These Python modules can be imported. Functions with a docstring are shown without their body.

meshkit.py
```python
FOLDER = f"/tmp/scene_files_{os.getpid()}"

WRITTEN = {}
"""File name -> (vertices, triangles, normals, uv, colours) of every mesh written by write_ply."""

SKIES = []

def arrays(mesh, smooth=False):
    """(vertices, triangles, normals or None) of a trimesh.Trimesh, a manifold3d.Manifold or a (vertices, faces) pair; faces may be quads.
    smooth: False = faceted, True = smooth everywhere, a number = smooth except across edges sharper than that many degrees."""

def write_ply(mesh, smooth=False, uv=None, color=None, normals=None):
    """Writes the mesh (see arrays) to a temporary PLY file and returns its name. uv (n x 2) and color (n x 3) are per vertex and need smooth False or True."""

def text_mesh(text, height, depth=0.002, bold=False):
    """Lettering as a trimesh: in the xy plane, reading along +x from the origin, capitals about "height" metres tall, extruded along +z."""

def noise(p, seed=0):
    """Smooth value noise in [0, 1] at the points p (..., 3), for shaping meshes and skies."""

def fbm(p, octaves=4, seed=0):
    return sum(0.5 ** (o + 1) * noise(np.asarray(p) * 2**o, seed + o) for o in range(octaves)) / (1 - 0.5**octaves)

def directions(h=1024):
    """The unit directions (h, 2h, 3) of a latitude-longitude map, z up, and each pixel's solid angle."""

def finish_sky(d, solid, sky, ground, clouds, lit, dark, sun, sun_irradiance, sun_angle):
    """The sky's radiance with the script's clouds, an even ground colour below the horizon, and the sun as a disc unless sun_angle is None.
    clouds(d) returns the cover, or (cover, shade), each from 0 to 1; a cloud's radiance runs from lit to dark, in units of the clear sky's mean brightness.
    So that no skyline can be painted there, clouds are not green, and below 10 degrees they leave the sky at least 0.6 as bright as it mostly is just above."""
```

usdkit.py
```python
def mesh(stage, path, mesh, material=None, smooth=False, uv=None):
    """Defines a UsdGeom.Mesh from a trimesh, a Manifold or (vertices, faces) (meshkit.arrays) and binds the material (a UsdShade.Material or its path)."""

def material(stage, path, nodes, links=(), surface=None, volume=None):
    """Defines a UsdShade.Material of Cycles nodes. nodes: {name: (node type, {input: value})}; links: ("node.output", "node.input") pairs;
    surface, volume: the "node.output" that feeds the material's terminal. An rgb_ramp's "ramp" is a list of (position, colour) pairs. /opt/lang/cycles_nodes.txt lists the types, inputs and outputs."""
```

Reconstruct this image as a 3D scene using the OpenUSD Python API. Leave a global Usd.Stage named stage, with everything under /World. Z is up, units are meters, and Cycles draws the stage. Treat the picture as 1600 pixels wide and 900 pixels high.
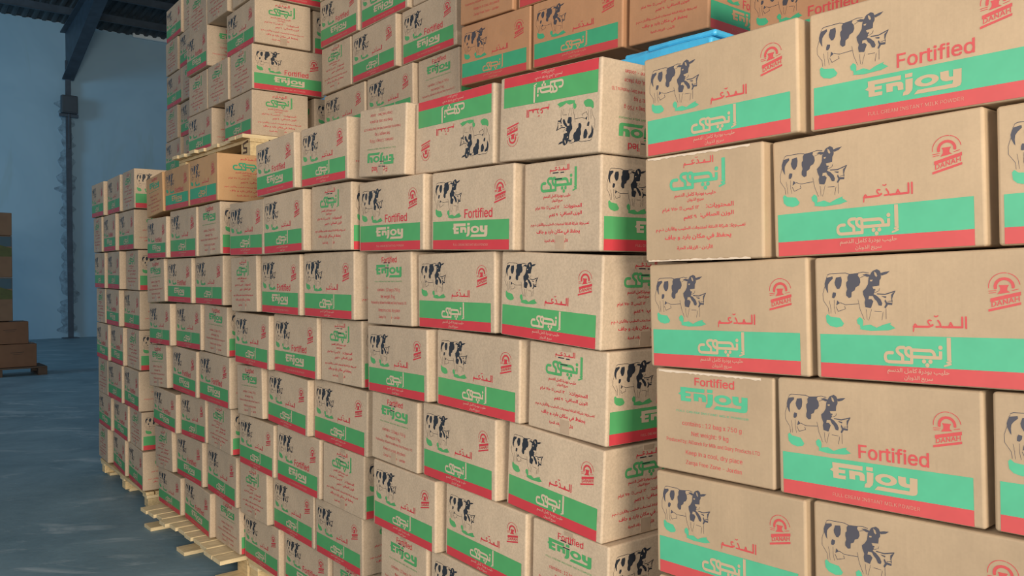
import glob, math
import numpy as np
import trimesh
import manifold3d
from PIL import Image, ImageDraw, ImageFont
from shapely import affinity, box as sbox, union_all
from shapely.geometry import LineString, Polygon, Point
from pxr import Usd, UsdGeom, UsdLux, UsdShade, Gf, Sdf, Vt
import usdkit

stage = Usd.Stage.CreateInMemory()
UsdGeom.SetStageUpAxis(stage, "Z")
UsdGeom.SetStageMetersPerUnit(stage, 1.0)
UsdGeom.Xform.Define(stage, "/World")

# ------------------------------------------------------------------ camera, light, exposure
S = 0.907                      # metres per unit of the survey below (a carton is 0.26 units tall)
EYE = 1.45
FPX = 1315.74                  # focal length in pixels of the 1600 px frame
ROLL, PITCH = -0.002959, 0.01622


def world(p):
    """survey frame (x right, y down, z ahead of the eye) -> world metres"""
    p = np.asarray(p, float)
    return np.stack([S * p[..., 0], S * p[..., 2], EYE - S * p[..., 1]], -1)


def wdir(p):
    p = np.asarray(p, float)
    return np.stack([p[..., 0], p[..., 2], -p[..., 1]], -1)


cr, sr, cp, sp = math.cos(ROLL), math.sin(ROLL), math.cos(PITCH), math.sin(PITCH)
CAM = np.array([[cr, -sr, 0], [sr, cr, 0], [0, 0, 1]]) @ np.array([[1, 0, 0], [0, cp, -sp], [0, sp, cp]])
cam = UsdGeom.Camera.Define(stage, "/World/camera")
right, down, ahead = (wdir(CAM[i]) for i in range(3))
cam.AddTransformOp().Set(Gf.Matrix4d(*right, 0, *(-down), 0, *(-ahead), 0, 0, 0, EYE, 1))
cam.CreateHorizontalApertureAttr(36.0)
cam.CreateVerticalApertureAttr(20.25)
cam.CreateFocalLengthAttr(FPX / 1600 * 36)
cam.CreateClippingRangeAttr(Gf.Vec2f(0.05, 200))
cam.CreateExposureAttr(0.0)


def rect_light(name, pos, target, w, h, power, color):
    l = UsdLux.RectLight.Define(stage, "/World/" + name)
    l.CreateWidthAttr(w)
    l.CreateHeightAttr(h)
    l.CreateIntensityAttr(power)
    l.CreateColorAttr(Gf.Vec3f(*color))
    z = np.array(pos, float) - np.array(target, float)
    z /= np.linalg.norm(z)
    x = np.cross([0, 0, 1], z)
    x /= np.linalg.norm(x)
    y = np.cross(z, x)
    l.AddTransformOp().Set(Gf.Matrix4d(*x, 0, *y, 0, *z, 0, *pos, 1))


# bright doorway light behind the eye, and cool daylight that fills the far hall
rect_light("camera_side_lamp", (-1.2, -0.6, 1.9), (0.2, 2.2, 1.4), 1.6, 1.6, 10.5, (1.0, 0.955, 0.89))
rect_light("doorway_light", (5.2, -9.3, 3.0), (-1.5, 4.0, 1.3), 5.0, 3.4, 27.0, (1.0, 0.90, 0.75))
rect_light("hall_daylight", (-14.5, 7.0, 5.2), (-10.0, 20.0, 3.0), 3.0, 3.0, 13.0, (0.38, 0.74, 1.0))
dome = UsdLux.DomeLight.Define(stage, "/World/sky")
dome.CreateIntensityAttr(0.085)
dome.CreateColorAttr(Gf.Vec3f(0.90, 0.93, 1.0))

# ------------------------------------------------------------------ helpers
LOOKS = "/World/Looks"
UsdGeom.Scope.Define(stage, LOOKS)
used = {}


def numbered(parent, name):
    k = used.get((parent, name), 0)
    used[(parent, name)] = k + 1
    return f"{parent}/{name}" + (f"_{k:03d}" if k else "")


def tag(prim, label=None, category=None, group=None, kind=None):
    p = prim.GetPrim() if hasattr(prim, "GetPrim") else prim
    for k, v in (("label", label), ("category", category), ("group", group), ("kind", kind)):
        if v:
            p.SetCustomDataByKey(k, v)
    return p


def put(name, mesh, mat, parent="/World", smooth=False):
    return usdkit.mesh(stage, numbered(parent, name), mesh, LOOKS + "/" + mat, smooth=smooth)


def xform(name, m=None, parent="/World"):
    x = UsdGeom.Xform.Define(stage, numbered(parent, name))
    if m is not None:
        x.AddTransformOp().Set(m)
    return x


def mat4(x, y, z, o):
    return Gf.Matrix4d(*map(float, x), 0, *map(float, y), 0, *map(float, z), 0, *map(float, o), 1)


def rbox(w, d, h, r=0.006, seg=8, base=True):
    """A box with rounded edges; its origin at the middle of the bottom when base."""
    r = min(r, w / 2.2, d / 2.2, h / 2.2)
    pts = []
    s = trimesh.creation.uv_sphere(r, count=[max(4, seg // 2 + 1), seg]).vertices
    for a in (-1, 1):
        for b in (-1, 1):
            for c in (-1, 1):
                pts.append(s + [a * (w / 2 - r), b * (d / 2 - r), c * (h / 2 - r)])
    m = trimesh.convex.convex_hull(np.vstack(pts))
    if base:
        m.apply_translation([0, 0, h / 2])
    return m


def pbox(w, d, h, off=(0, 0, 0), ch=0.002):
    """A plank: chamfered box whose corner of least x, y, z is at off."""
    m = rbox(w, d, h, ch, 4, False)
    m.apply_translation(np.array(off) + [w / 2, d / 2, h / 2])
    return m


def cat(ms):
    return trimesh.util.concatenate(ms)


# ------------------------------------------------------------------ materials
def mat(name, color, rough=0.6, vary=0.0, scale=6.0, bump=0.0, bscale=40.0, spec=0.3, attr=False, stretch=(1, 1, 1), obj=True, detail=4.0):
    n = {"p": ("principled_bsdf", {"roughness": rough, "specular_ior_level": spec, "base_color": color})}
    l = []
    n["tc"] = ("texture_coordinate", {}) if obj else ("geometry", {})
    src = "tc.object" if obj else "tc.position"
    n["mp"] = ("mapping", {"scale": stretch})
    l.append((src, "mp.vector"))
    if vary:
        c = np.array(color)
        n["nz"] = ("noise_texture", {"scale": scale, "detail": detail, "roughness": 0.6})
        n["rp"] = ("rgb_ramp", {"ramp": [(0.25, tuple(c * (1 - vary))), (0.75, tuple(np.minimum(c * (1 + vary), 1)))]})
        l += [("mp.vector", "nz.vector"), ("nz.fac", "rp.fac"), ("rp.color", "p.base_color")]
    if attr:
        n["at"] = ("attribute", {"attribute": "displayColor"})
        l.append(("at.color", "p.base_color"))
    if bump:
        n["bn"] = ("noise_texture", {"scale": bscale, "detail": 3.0})
        n["bp"] = ("bump", {"strength": bump, "distance": 0.01})
        l += [("mp.vector", "bn.vector"), ("bn.fac", "bp.height"), ("bp.normal", "p.normal")]
    return usdkit.material(stage, f"{LOOKS}/{name}", n, l, surface="p.BSDF")


def kraft(name, color, dark, speck=0.0):
    """Corrugated board: faint vertical flutes, soft dents, patchy tone and a slow drift of tone from carton to carton."""
    c = np.array(color)
    n = {
        "p": ("principled_bsdf", {"roughness": 0.62, "specular_ior_level": 0.28}),
        "tc": ("texture_coordinate", {}),
        "g": ("geometry", {}),
        "n1": ("noise_texture", {"scale": 9.0, "detail": 5.0, "roughness": 0.65}),
        "r1": ("rgb_ramp", {"ramp": [(0.3, tuple(c * dark)), (0.7, tuple(c))]}),
        "n2": ("noise_texture", {"scale": 1.6, "detail": 1.0}),
        "r2": ("rgb_ramp", {"ramp": [(0.3, (0.86, 0.86, 0.86)), (0.7, (1.06, 1.05, 1.03))]}),
        "mx": ("mix", {"mix_type": "multiply", "fac": 1.0}),
        "n5": ("noise_texture", {"scale": 160.0, "detail": 3.0, "roughness": 0.7}),
        "r5": ("rgb_ramp", {"ramp": [(0.36, (1 - speck,) * 3), (0.62, (1 + 0.5 * speck,) * 3)]}),
        "mx2": ("mix", {"mix_type": "multiply", "fac": 1.0}),
        "mp": ("mapping", {"scale": (150, 150, 3)}),
        "n3": ("noise_texture", {"scale": 1.0, "detail": 1.0}),
        "n4": ("noise_texture", {"scale": 7.0, "detail": 2.0}),
        "b1": ("bump", {"strength": 0.05, "distance": 0.004}),
        "b2": ("bump", {"strength": 0.25, "distance": 0.02}),
    }
    l = [("tc.object", "n1.vector"), ("n1.fac", "r1.fac"), ("g.position", "n2.vector"), ("n2.fac", "r2.fac"), ("r1.color", "mx.color1"), ("r2.color", "mx.color2"), ("tc.object", "n5.vector"), ("n5.fac", "r5.fac"), ("mx.color", "mx2.color1"), ("r5.color", "mx2.color2"), ("mx2.color", "p.base_color"),
         ("tc.object", "mp.vector"), ("mp.vector", "n3.vector"), ("n3.fac", "b1.height"), ("g.position", "n4.vector"), ("n4.fac", "b2.height"), ("b1.normal", "b2.normal"), ("b2.normal", "p.normal")]
    usdkit.material(stage, f"{LOOKS}/{name}", n, l, surface="p.BSDF")


TONES = {
    "amber": dict(kraft=(0.53, 0.305, 0.145), green=(0.050, 0.33, 0.165), red=(0.50, 0.060, 0.060), ink=(0.060, 0.052, 0.062)),
    "brown": dict(kraft=(0.47, 0.245, 0.128), green=(0.050, 0.33, 0.165), red=(0.50, 0.060, 0.060), ink=(0.060, 0.052, 0.062)),
    "gold": dict(kraft=(0.485, 0.345, 0.217), green=(0.088, 0.42, 0.235), red=(0.56, 0.080, 0.078), ink=(0.075, 0.070, 0.085)),
    "grey": dict(kraft=(0.545, 0.41, 0.285), green=(0.078, 0.325, 0.112), red=(0.53, 0.045, 0.055), ink=(0.022, 0.026, 0.034)),
}
for t, d in TONES.items():
    kraft(f"kraft_{t}", d["kraft"], 0.90, 0.10 if t == "grey" else 0.025)
    for k in ("green", "red"):
        mat(f"{k}_{t}", d[k], 0.5, vary=0.08, scale=14, spec=0.35)
    mat(f"ink_{t}", d["ink"], 0.5, spec=0.35)
    mat(f"bare_{t}", tuple(np.array(d["kraft"]) * 1.02), 0.6)
    mat(f"pale_{t}", tuple(0.55 * np.array(d["kraft"]) + 0.45 * np.array(d["red"]) + 0.03), 0.6)
mat("tape", (0.43, 0.305, 0.205), 0.4, vary=0.1, scale=20, spec=0.4)
mat("torn_paper", (0.62, 0.49, 0.37), 0.7, vary=0.1, scale=30)
mat("pine", (0.66, 0.48, 0.25), 0.65, vary=0.22, scale=5, stretch=(2, 14, 14), bump=0.12, bscale=12)
mat("pine_cross", (0.72, 0.555, 0.32), 0.65, vary=0.22, scale=5, stretch=(14, 2, 14), bump=0.12, bscale=12)
mat("stamp_ink", (0.10, 0.05, 0.02), 0.6)
mat("blue_film", (0.06, 0.42, 0.70), 0.25, vary=0.12, scale=9, bump=0.5, bscale=14, spec=0.6)
mat("steel", (0.050, 0.072, 0.098), 0.45, vary=0.25, scale=5, bump=0.05)
mat("junction_grey", (0.05, 0.065, 0.08), 0.4, vary=0.1)
mat("brown_card", (0.125, 0.065, 0.036), 0.65, vary=0.12, scale=7, bump=0.1, bscale=20)
mat("brown_card_pale", (0.13, 0.085, 0.055), 0.65, vary=0.12, scale=7, bump=0.1, bscale=20)
mat("sky_blue_print", (0.015, 0.062, 0.10), 0.5, vary=0.15, scale=10)
mat("meadow_print", (0.035, 0.055, 0.012), 0.5, vary=0.3, scale=14)
mat("dark_wood", (0.075, 0.05, 0.035), 0.7, vary=0.2)
mat("dark_ink", (0.05, 0.03, 0.02), 0.6)
mat("cement_patch", (0.20, 0.32, 0.42), 0.8, vary=0.5, scale=9)
mat("foil_gap_light", (0.75, 0.85, 0.9), 0.6)  # foil white, with the daylight of the eave gap put into the colour


def surface(name, lo, hi, scale, stretch=(1, 1, 1), rough=0.7, bump=0.15, bscale=8, extra=None):
    n = {
        "p": ("principled_bsdf", {"roughness": rough, "specular_ior_level": 0.3}),
        "g": ("geometry", {}),
        "mp": ("mapping", {"scale": stretch}),
        "a": ("noise_texture", {"scale": scale, "detail": 6.0, "roughness": 0.62, "distortion": 0.6}),
        "r": ("rgb_ramp", {"ramp": [(0.28, lo), (0.72, hi)]}),
        "b": ("noise_texture", {"scale": bscale, "detail": 5.0}),
        "bp": ("bump", {"strength": bump, "distance": 0.02}),
    }
    l = [("g.position", "mp.vector"), ("mp.vector", "a.vector"), ("a.fac", "r.fac"), ("g.position", "b.vector"), ("b.fac", "bp.height"), ("bp.normal", "p.normal")]
    if extra:
        elo, ehi, col, esc, est = extra
        n |= {"m2": ("mapping", {"scale": est}), "c": ("noise_texture", {"scale": esc, "detail": 5.0, "roughness": 0.7, "distortion": 1.2}),
              "cr": ("rgb_ramp", {"ramp": [(elo, (0, 0, 0)), (ehi, (1, 1, 1))]}), "cb": ("rgb_to_bw", {}), "mx": ("mix", {"color2": col})}
        l += [("g.position", "m2.vector"), ("m2.vector", "c.vector"), ("c.fac", "cr.fac"), ("cr.color", "cb.color"), ("cb.val", "mx.fac"), ("r.color", "mx.color1"), ("mx.color", "p.base_color")]
    else:
        l.append(("r.color", "p.base_color"))
    usdkit.material(stage, f"{LOOKS}/{name}", n, l, surface="p.BSDF")


surface("plaster", (0.25, 0.41, 0.53), (0.32, 0.49, 0.61), 0.5, rough=0.8, bump=0.1, extra=(0.56, 0.75, (0.25, 0.37, 0.40), 0.35, (1, 1, 0.35)))
surface("concrete", (0.125, 0.205, 0.25), (0.215, 0.32, 0.375), 1.6, rough=0.5, bump=0.15, bscale=14, extra=(0.56, 0.72, (0.40, 0.48, 0.52), 1.5, (0.6, 1.7, 1)))
surface("roof_sheet", (0.045, 0.058, 0.068), (0.085, 0.10, 0.11), 1.5, rough=0.6, bump=0.05, extra=(0.66, 0.78, (0.20, 0.15, 0.05), 2.2, (1, 1, 1)))

# ------------------------------------------------------------------ lettering and print shapes, all in the plane (x right, y up)
FONTS = glob.glob("/opt/blender-*/*/datafiles/fonts")[0]
_font = {}


def font(arabic, size):
    if (arabic, size) not in _font:
        f = ImageFont.truetype(glob.glob(FONTS + ("/NotoSansArabic*" if arabic else "/Inter.woff2"))[0], size)
        _font[(arabic, size)] = f
    return _font[(arabic, size)]


FORMS = {"ا": "FE8D FE8E", "أ": "FE83 FE84", "إ": "FE87 FE88", "ب": "FE8F FE90 FE91 FE92", "ة": "FE93 FE94", "ت": "FE95 FE96 FE97 FE98", "ج": "FE9D FE9E FE9F FEA0", "ح": "FEA1 FEA2 FEA3 FEA4",
         "د": "FEA9 FEAA", "ذ": "FEAB FEAC", "ر": "FEAD FEAE", "ز": "FEAF FEB0", "س": "FEB1 FEB2 FEB3 FEB4", "ش": "FEB5 FEB6 FEB7 FEB8", "ص": "FEB9 FEBA FEBB FEBC", "ظ": "FEC5 FEC6 FEC7 FEC8",
         "ع": "FEC9 FECA FECB FECC", "غ": "FECD FECE FECF FED0", "ف": "FED1 FED2 FED3 FED4", "ق": "FED5 FED6 FED7 FED8", "ك": "FED9 FEDA FEDB FEDC", "ل": "FEDD FEDE FEDF FEE0", "م": "FEE1 FEE2 FEE3 FEE4",
         "ن": "FEE5 FEE6 FEE7 FEE8", "ه": "FEE9 FEEA FEEB FEEC", "و": "FEED FEEE", "ي": "FEF1 FEF2 FEF3 FEF4"}


def shape_arabic(text):
    out = []
    for i, c in enumerate(text):
        if c not in FORMS:
            out.append(c)
            continue
        f = FORMS[c].split()
        before = i > 0 and text[i - 1] in FORMS and len(FORMS[text[i - 1]].split()) == 4
        after = i + 1 < len(text) and text[i + 1] in FORMS and len(f) == 4
        k = (3 if after else 1) if before else (2 if after else 0)
        out.append(chr(int(f[k], 16)))
    # numbers keep their own order inside the reversed line
    runs, s = [], "".join(out)
    for ch in s:
        d = "٠" <= ch <= "٩"
        if d and runs and runs[-1][0]:
            runs[-1][1] += ch
        else:
            runs.append([d, ch])
    return "".join(r[1] for r in reversed(runs))


def words(text, height, arabic=False, size=44, bold=0):
    """Polygon of a line of text: capitals about height tall, starting at x = 0 on the base line."""
    if arabic:
        text = shape_arabic(text)
    f = font(arabic, size)
    x0, y0, x1, y1 = f.getbbox(text, anchor="ls", stroke_width=bold)
    im = Image.new("L", (x1 - x0 + 8, y1 - y0 + 8))
    ImageDraw.Draw(im).text((4 - x0, 4 - y0), text, 255, f, anchor="ls", stroke_width=bold)
    on = np.pad(np.asarray(im) > 120, ((0, 0), (1, 1))).astype(np.int8)
    rows, starts = np.nonzero(np.diff(on, axis=1) == 1)
    ends = np.nonzero(np.diff(on, axis=1) == -1)[1]
    g = union_all(sbox(starts, -rows - 1, ends, -rows)).buffer(0.6).buffer(-0.6).simplify(0.75)
    s = height / (0.73 * size)
    g = affinity.affine_transform(g, [s, 0, 0, s, -4 * s, (4 - y0) * s])
    return affinity.translate(g, -g.bounds[0], 0)


def fit(g, x0, x1, yc=None, h=None):
    """Stretches a shape to span x0..x1, its height kept in step (or set to h), centred on yc."""
    a, b, c, d = g.bounds
    sx = (x1 - x0) / (c - a)
    sy = h / (d - b) if h else sx
    g = affinity.scale(affinity.translate(g, -a, -(b + d) / 2), sx, sy, origin=(0, 0))
    return affinity.translate(g, x0, yc or 0)


def stroke(pts, w, cap="round"):
    return LineString(pts).buffer(w / 2, cap_style=cap, join_style="round", quad_segs=4)


def bez(*p, n=7):
    t = np.linspace(0, 1, n)[:, None]
    p = np.array(p, float)
    if len(p) == 3:
        return list(map(tuple, (1 - t) ** 2 * p[0] + 2 * t * (1 - t) * p[1] + t ** 2 * p[2]))
    return list(map(tuple, (1 - t) ** 3 * p[0] + 3 * t * (1 - t) ** 2 * p[1] + 3 * t ** 2 * (1 - t) * p[2] + t ** 3 * p[3]))


def title_arabic():
    """The geometric Arabic brand word, x 0..1330, y up 0..577 of the green band."""
    Y = lambda f: 577 * (1 - f)
    w = 62
    g = [stroke([(1285, Y(.09)), (1285, Y(.68))], 76, "square"),
         stroke([(1315, Y(.77)), (1245, Y(.80)), (1315, Y(.85)), (1200, Y(.92))], 34),
         stroke([(1130, Y(.46)), (1130, Y(.67)), (590, Y(.67))], w, "flat"), Point(1130, Y(.345)).buffer(40), Point(1130, Y(.67)).buffer(31),
         stroke([(600, Y(.45))] + bez((930, Y(.45)), (1020, Y(.46)), (1020, Y(.66))), w, "flat"),
         Point(820, Y(.80)).buffer(40), Point(940, Y(.80)).buffer(40), Point(882, Y(.92)).buffer(40),
         stroke(bez((590, Y(.67)), (440, Y(.67)), (440, Y(.38)), (530, Y(.38))) + bez((530, Y(.38)), (590, Y(.38)), (585, Y(.50))) + [(585, Y(.86)), (410, Y(.86))], w),
         stroke(bez((440, Y(.38)), (280, Y(.34)), (250, Y(.52)), (400, Y(.64))) + [(410, Y(.68)), (410, Y(.86)), (130, Y(.86))] + bez((130, Y(.86)), (40, Y(.86)), (40, Y(.56)), (130, Y(.56))) + [(210, Y(.56))], w)]
    return union_all(g).simplify(2)


def word_arabic():
    """The long-drawn red Arabic word, x 0..1390, y up 0..390."""
    g = [stroke([(150, 485), (520, 485)] + bez((520, 485), (600, 480), (650, 440)), 52), stroke(bez((612, 335), (520, 300), (500, 380), (570, 425)), 40), stroke(bez((230, 470), (200, 380), (150, 420), (140, 600)), 34),
         stroke(bez((790, 335), (850, 400), (860, 440), (850, 480)) + [(740, 482)], 44), stroke([(900, 485), (1400, 485), (1400, 255)], 52), stroke([(1060, 485), (1112, 385), (1165, 485)], 44), stroke([(1492, 505), (1492, 250)], 50),
         stroke([(700, 225), (745, 245), (790, 220)], 30)]
    return affinity.affine_transform(union_all(g).simplify(2), [1, 0, 0, -1, -125, 600])


def title_english():
    """The slab-like Latin brand word, x 0..1415, y up 0..450 of the green band."""
    Y = lambda f: 450 * (1 - f)
    P = lambda *q: Polygon([(x, Y(f)) for x, f in q])
    g = [P((45, .14), (560, .14), (555, .29), (155, .29), (155, .36), (268, .36), (262, .48), (155, .48), (155, .555), (275, .555), (270, .68), (60, .68), (55, .46), (0, .41), (50, .33)),
         P((330, .34), (500, .34), (560, .36), (590, .43), (592, .63), (510, .63), (506, .50), (490, .47), (432, .47), (432, .63), (336, .63)),
         P((622, .31), (732, .31), (728, .62), (715, .72), (670, .82), (580, .84), (592, .72), (622, .68)), P((617, .13), (728, .13), (722, .26), (617, .26)),
         affinity.scale(Point(0, 0).buffer(1, quad_segs=8), 172, 86), ]
    o = affinity.translate(affinity.scale(Point(0, 0).buffer(1, quad_segs=8), 172, 84).difference(affinity.scale(Point(0, 0).buffer(1, quad_segs=6), 78, 40)), 930, Y(.475))
    g[-1] = o
    g.append(P((1120, .29), (1240, .29), (1243, .47), (1258, .50), (1298, .50), (1300, .29), (1415, .29), (1412, .74), (1395, .82), (1340, .86), (745, .86), (800, .73), (1290, .73), (1298, .62), (1200, .62), (1150, .58), (1125, .50)))
    return union_all(g)


def cow_shapes():
    """Ink and grass of the printed cow and calf, from a 0..1 wide, 0..1 tall frame."""
    def P(*q):
        return Polygon([(x, y - 0.03 * (x - 500)) for x, y in q]).buffer(0)
    def Ln(w, *q):
        return stroke([(x, y - 0.03 * (x - 500)) for x, y in q], w)
    ink = [P((115, 125), (200, 112), (205, 140), (160, 180), (135, 215), (130, 260), (135, 330), (120, 310), (90, 240), (88, 200), (100, 160)),
           P((250, 130), (320, 122), (328, 170), (318, 240), (290, 280), (262, 280), (235, 230), (228, 195)),
           P((430, 95), (560, 88), (548, 120), (575, 160), (580, 210), (560, 250), (515, 270), (500, 310), (460, 330), (455, 395), (420, 405), (385, 370), (385, 330), (400, 290), (388, 240), (390, 200), (410, 180), (408, 130)),
           P((205, 320), (245, 330), (240, 370), (215, 400), (190, 390), (192, 350)), P((260, 430), (295, 465), (245, 495)),
           P((690, 160), (730, 90), (745, 75), (800, 55), (835, 75), (850, 110), (850, 170), (830, 200), (825, 265), (770, 290), (775, 320), (765, 345), (750, 370), (790, 390), (840, 440), (860, 490), (850, 520), (815, 515), (790, 460),
             (760, 430), (740, 390), (690, 390), (680, 430), (720, 430), (745, 460), (720, 520), (710, 545), (640, 530), (630, 470), (640, 430), (615, 370), (610, 325), (650, 290), (680, 240), (685, 200)),
           P((610, 115), (660, 105), (720, 125), (730, 145), (670, 145)), P((840, 110), (900, 95), (965, 90), (920, 125), (860, 140)),
           P((900, 440), (920, 480), (990, 490), (985, 515), (930, 510), (900, 555), (885, 540), (905, 500), (890, 460)),
           P((975, 385), (1032, 338), (1000, 395), (985, 440), (975, 440)), P((850, 395), (915, 405), (905, 425), (870, 410))]
    holes = [P((760, 80), (790, 100), (805, 140), (790, 155), (770, 130)), P((705, 185), (745, 183), (735, 205), (710, 205)), P((735, 272), (825, 266), (830, 300), (750, 305)), P((760, 325), (800, 322), (795, 338), (765, 340))]
    lines = [Ln(8, (130, 90), (160, 75), (380, 78), (430, 95)), Ln(8, (560, 88), (620, 80), (690, 95)), Ln(7, (300, 460), (370, 490), (550, 485)), Ln(6, (240, 510), (270, 575), (370, 545), (360, 510)),
             Ln(5, (90, 240), (60, 330), (62, 420), (130, 520), (140, 600)), Ln(4, (150, 430), (165, 520), (170, 600)), Ln(4, (215, 420), (215, 520), (230, 600)), Ln(4, (130, 100), (112, 125)),
             Ln(5, (545, 430), (570, 560), (620, 690)), Ln(4, (650, 560), (660, 690)), Ln(4, (720, 560), (680, 700)), Ln(6, (760, 585), (850, 592)), Ln(5, (870, 600), (850, 700)), Ln(5, (905, 560), (905, 690)),
             Ln(13, (800, 368), (900, 378), (960, 362), (1020, 345)), Ln(9, (980, 390), (985, 480)), Ln(5, (580, 150), (640, 130)), Ln(5, (830, 300), (822, 330), (770, 350)), Ln(6, (930, 470), (990, 462))]
    grass = [P((95, 630), (120, 605), (160, 640), (290, 660), (345, 735), (320, 770), (240, 785), (150, 760), (105, 715)), P((520, 690), (560, 655), (595, 680), (605, 720), (600, 770), (570, 800), (560, 760), (530, 740)),
             P((555, 810), (610, 765), (700, 755), (780, 795), (850, 765), (900, 750), (970, 735), (950, 755), (1020, 805), (930, 830), (700, 835))]
    fr = [1 / 975, 0, 0, -1 / 785, -55 / 975, 835 / 785]
    return tuple(affinity.affine_transform(union_all(g).simplify(1.2), fr) for g in (union_all(ink).difference(union_all(holes)).union(union_all(lines)), union_all(grass)))


def emblem_shape():
    """Arched dairy mark over a slanted name bar, 0..1 wide, 0..1 tall."""
    P = lambda *q: Polygon(q)
    arc = lambda r, a, b, n=14: [(300 + r * math.cos(math.radians(t)), 400 - r * math.sin(math.radians(t))) for t in np.linspace(a, b, n)]
    g = [stroke(arc(245, 8, 75), 13), stroke(arc(245, 80, 185), 13), stroke(arc(140, -5, 190), 52), P((215, 372), (375, 372), (350, 420), (345, 470), (395, 505), (190, 535), (235, 470), (235, 420)),
         stroke([(55, 478), (180, 470)], 13), stroke([(60, 515), (170, 505)], 13), stroke([(420, 475), (520, 450)], 12), P((80, 610), (555, 495), (555, 560), (80, 675)), P((45, 805), (555, 680), (555, 725), (45, 850))]
    t = fit(words("DANAH", 90, bold=1), 95, 535, 0, 92)
    t = affinity.skew(affinity.scale(t, 1, -1, origin=(0, 0)), ys=-13.5, origin=(315, 0))
    g.append(affinity.translate(t, 0, 668))
    return affinity.affine_transform(union_all(g).simplify(2), [1 / 560, 0, 0, -1 / 700, -45 / 560, 850 / 700])


CL, CS, CH = 0.44113 * S, 0.33957 * S, 0.26 * S      # carton: long side, short side, height
T_AR, T_EN, (COW, GRASS), MARK = title_arabic(), title_english(), cow_shapes(), emblem_shape()


def place(g, x0, x1, y0, y1, frame):
    """Maps the frame (w, h) of a drawing to x0..x1, y0..y1."""
    w, h = frame
    return affinity.affine_transform(g, [(x1 - x0) / w, 0, 0, (y1 - y0) / h, x0, y0])


def long_face(lang):
    L, H = CL, CH
    gt, gb, rb = 0.368 * H, 0.135 * H, 0.018 * H
    out = {"green_band": ("green", [sbox(0.03 * L, gb, 0.95 * L, gt)], 0), "red_band": ("red", [sbox(0.03 * L, rb, 0.95 * L, gb)], 0)}
    out["cow_print"] = ("ink", [place(COW, 0.047 * L, 0.40 * L, 0.397 * H, 0.88 * H, (1, 1))], 0)
    for nm, a, b in (("grass_print", 0, 0.4), ("grass_print_001", 0.4, 1.2)):
        out[nm] = ("green", [place(GRASS.intersection(sbox(a, -1, b, 2)), 0.047 * L, 0.40 * L, 0.397 * H, 0.88 * H, (1, 1))], 0)
    out["emblem"] = ("red", [place(MARK, 0.785 * L, 0.92 * L, 0.553 * H, 0.826 * H, (1, 1))], 0)
    if lang == "A":
        out["brand_lettering"] = ("bare", [place(T_AR, 0.332 * L, 0.635 * L, gb, gt, (1330, 577))], 1)
        out["small_lettering"] = ("pale", [fit(words("حليب بودرة كامل الدسم", 1, True, bold=1), 0.355 * L, 0.625 * L, 0.098 * H, 0.05 * H), fit(words("سريع الذوبان", 1, True, bold=1), 0.43 * L, 0.555 * L, 0.047 * H, 0.045 * H)], 1)
        out["red_lettering"] = ("red", [place(word_arabic(), 0.473 * L, 0.70 * L, 0.405 * H, 0.525 * H, (1390, 390))], 0)
    else:
        out["brand_lettering"] = ("bare", [place(T_EN, 0.287 * L, 0.712 * L, gb, gt, (1415, 450))], 1)
        out["small_lettering"] = ("pale", [fit(words("FULL CREAM INSTANT MILK POWDER", 1), 0.30 * L, 0.72 * L, 0.075 * H, 0.028 * H)], 1)
        out["red_lettering"] = ("red", [fit(words("Fortified", 1, size=64, bold=1), 0.435 * L, 0.765 * L, 0.452 * H, 0.115 * H)], 0)
    return out


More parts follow.
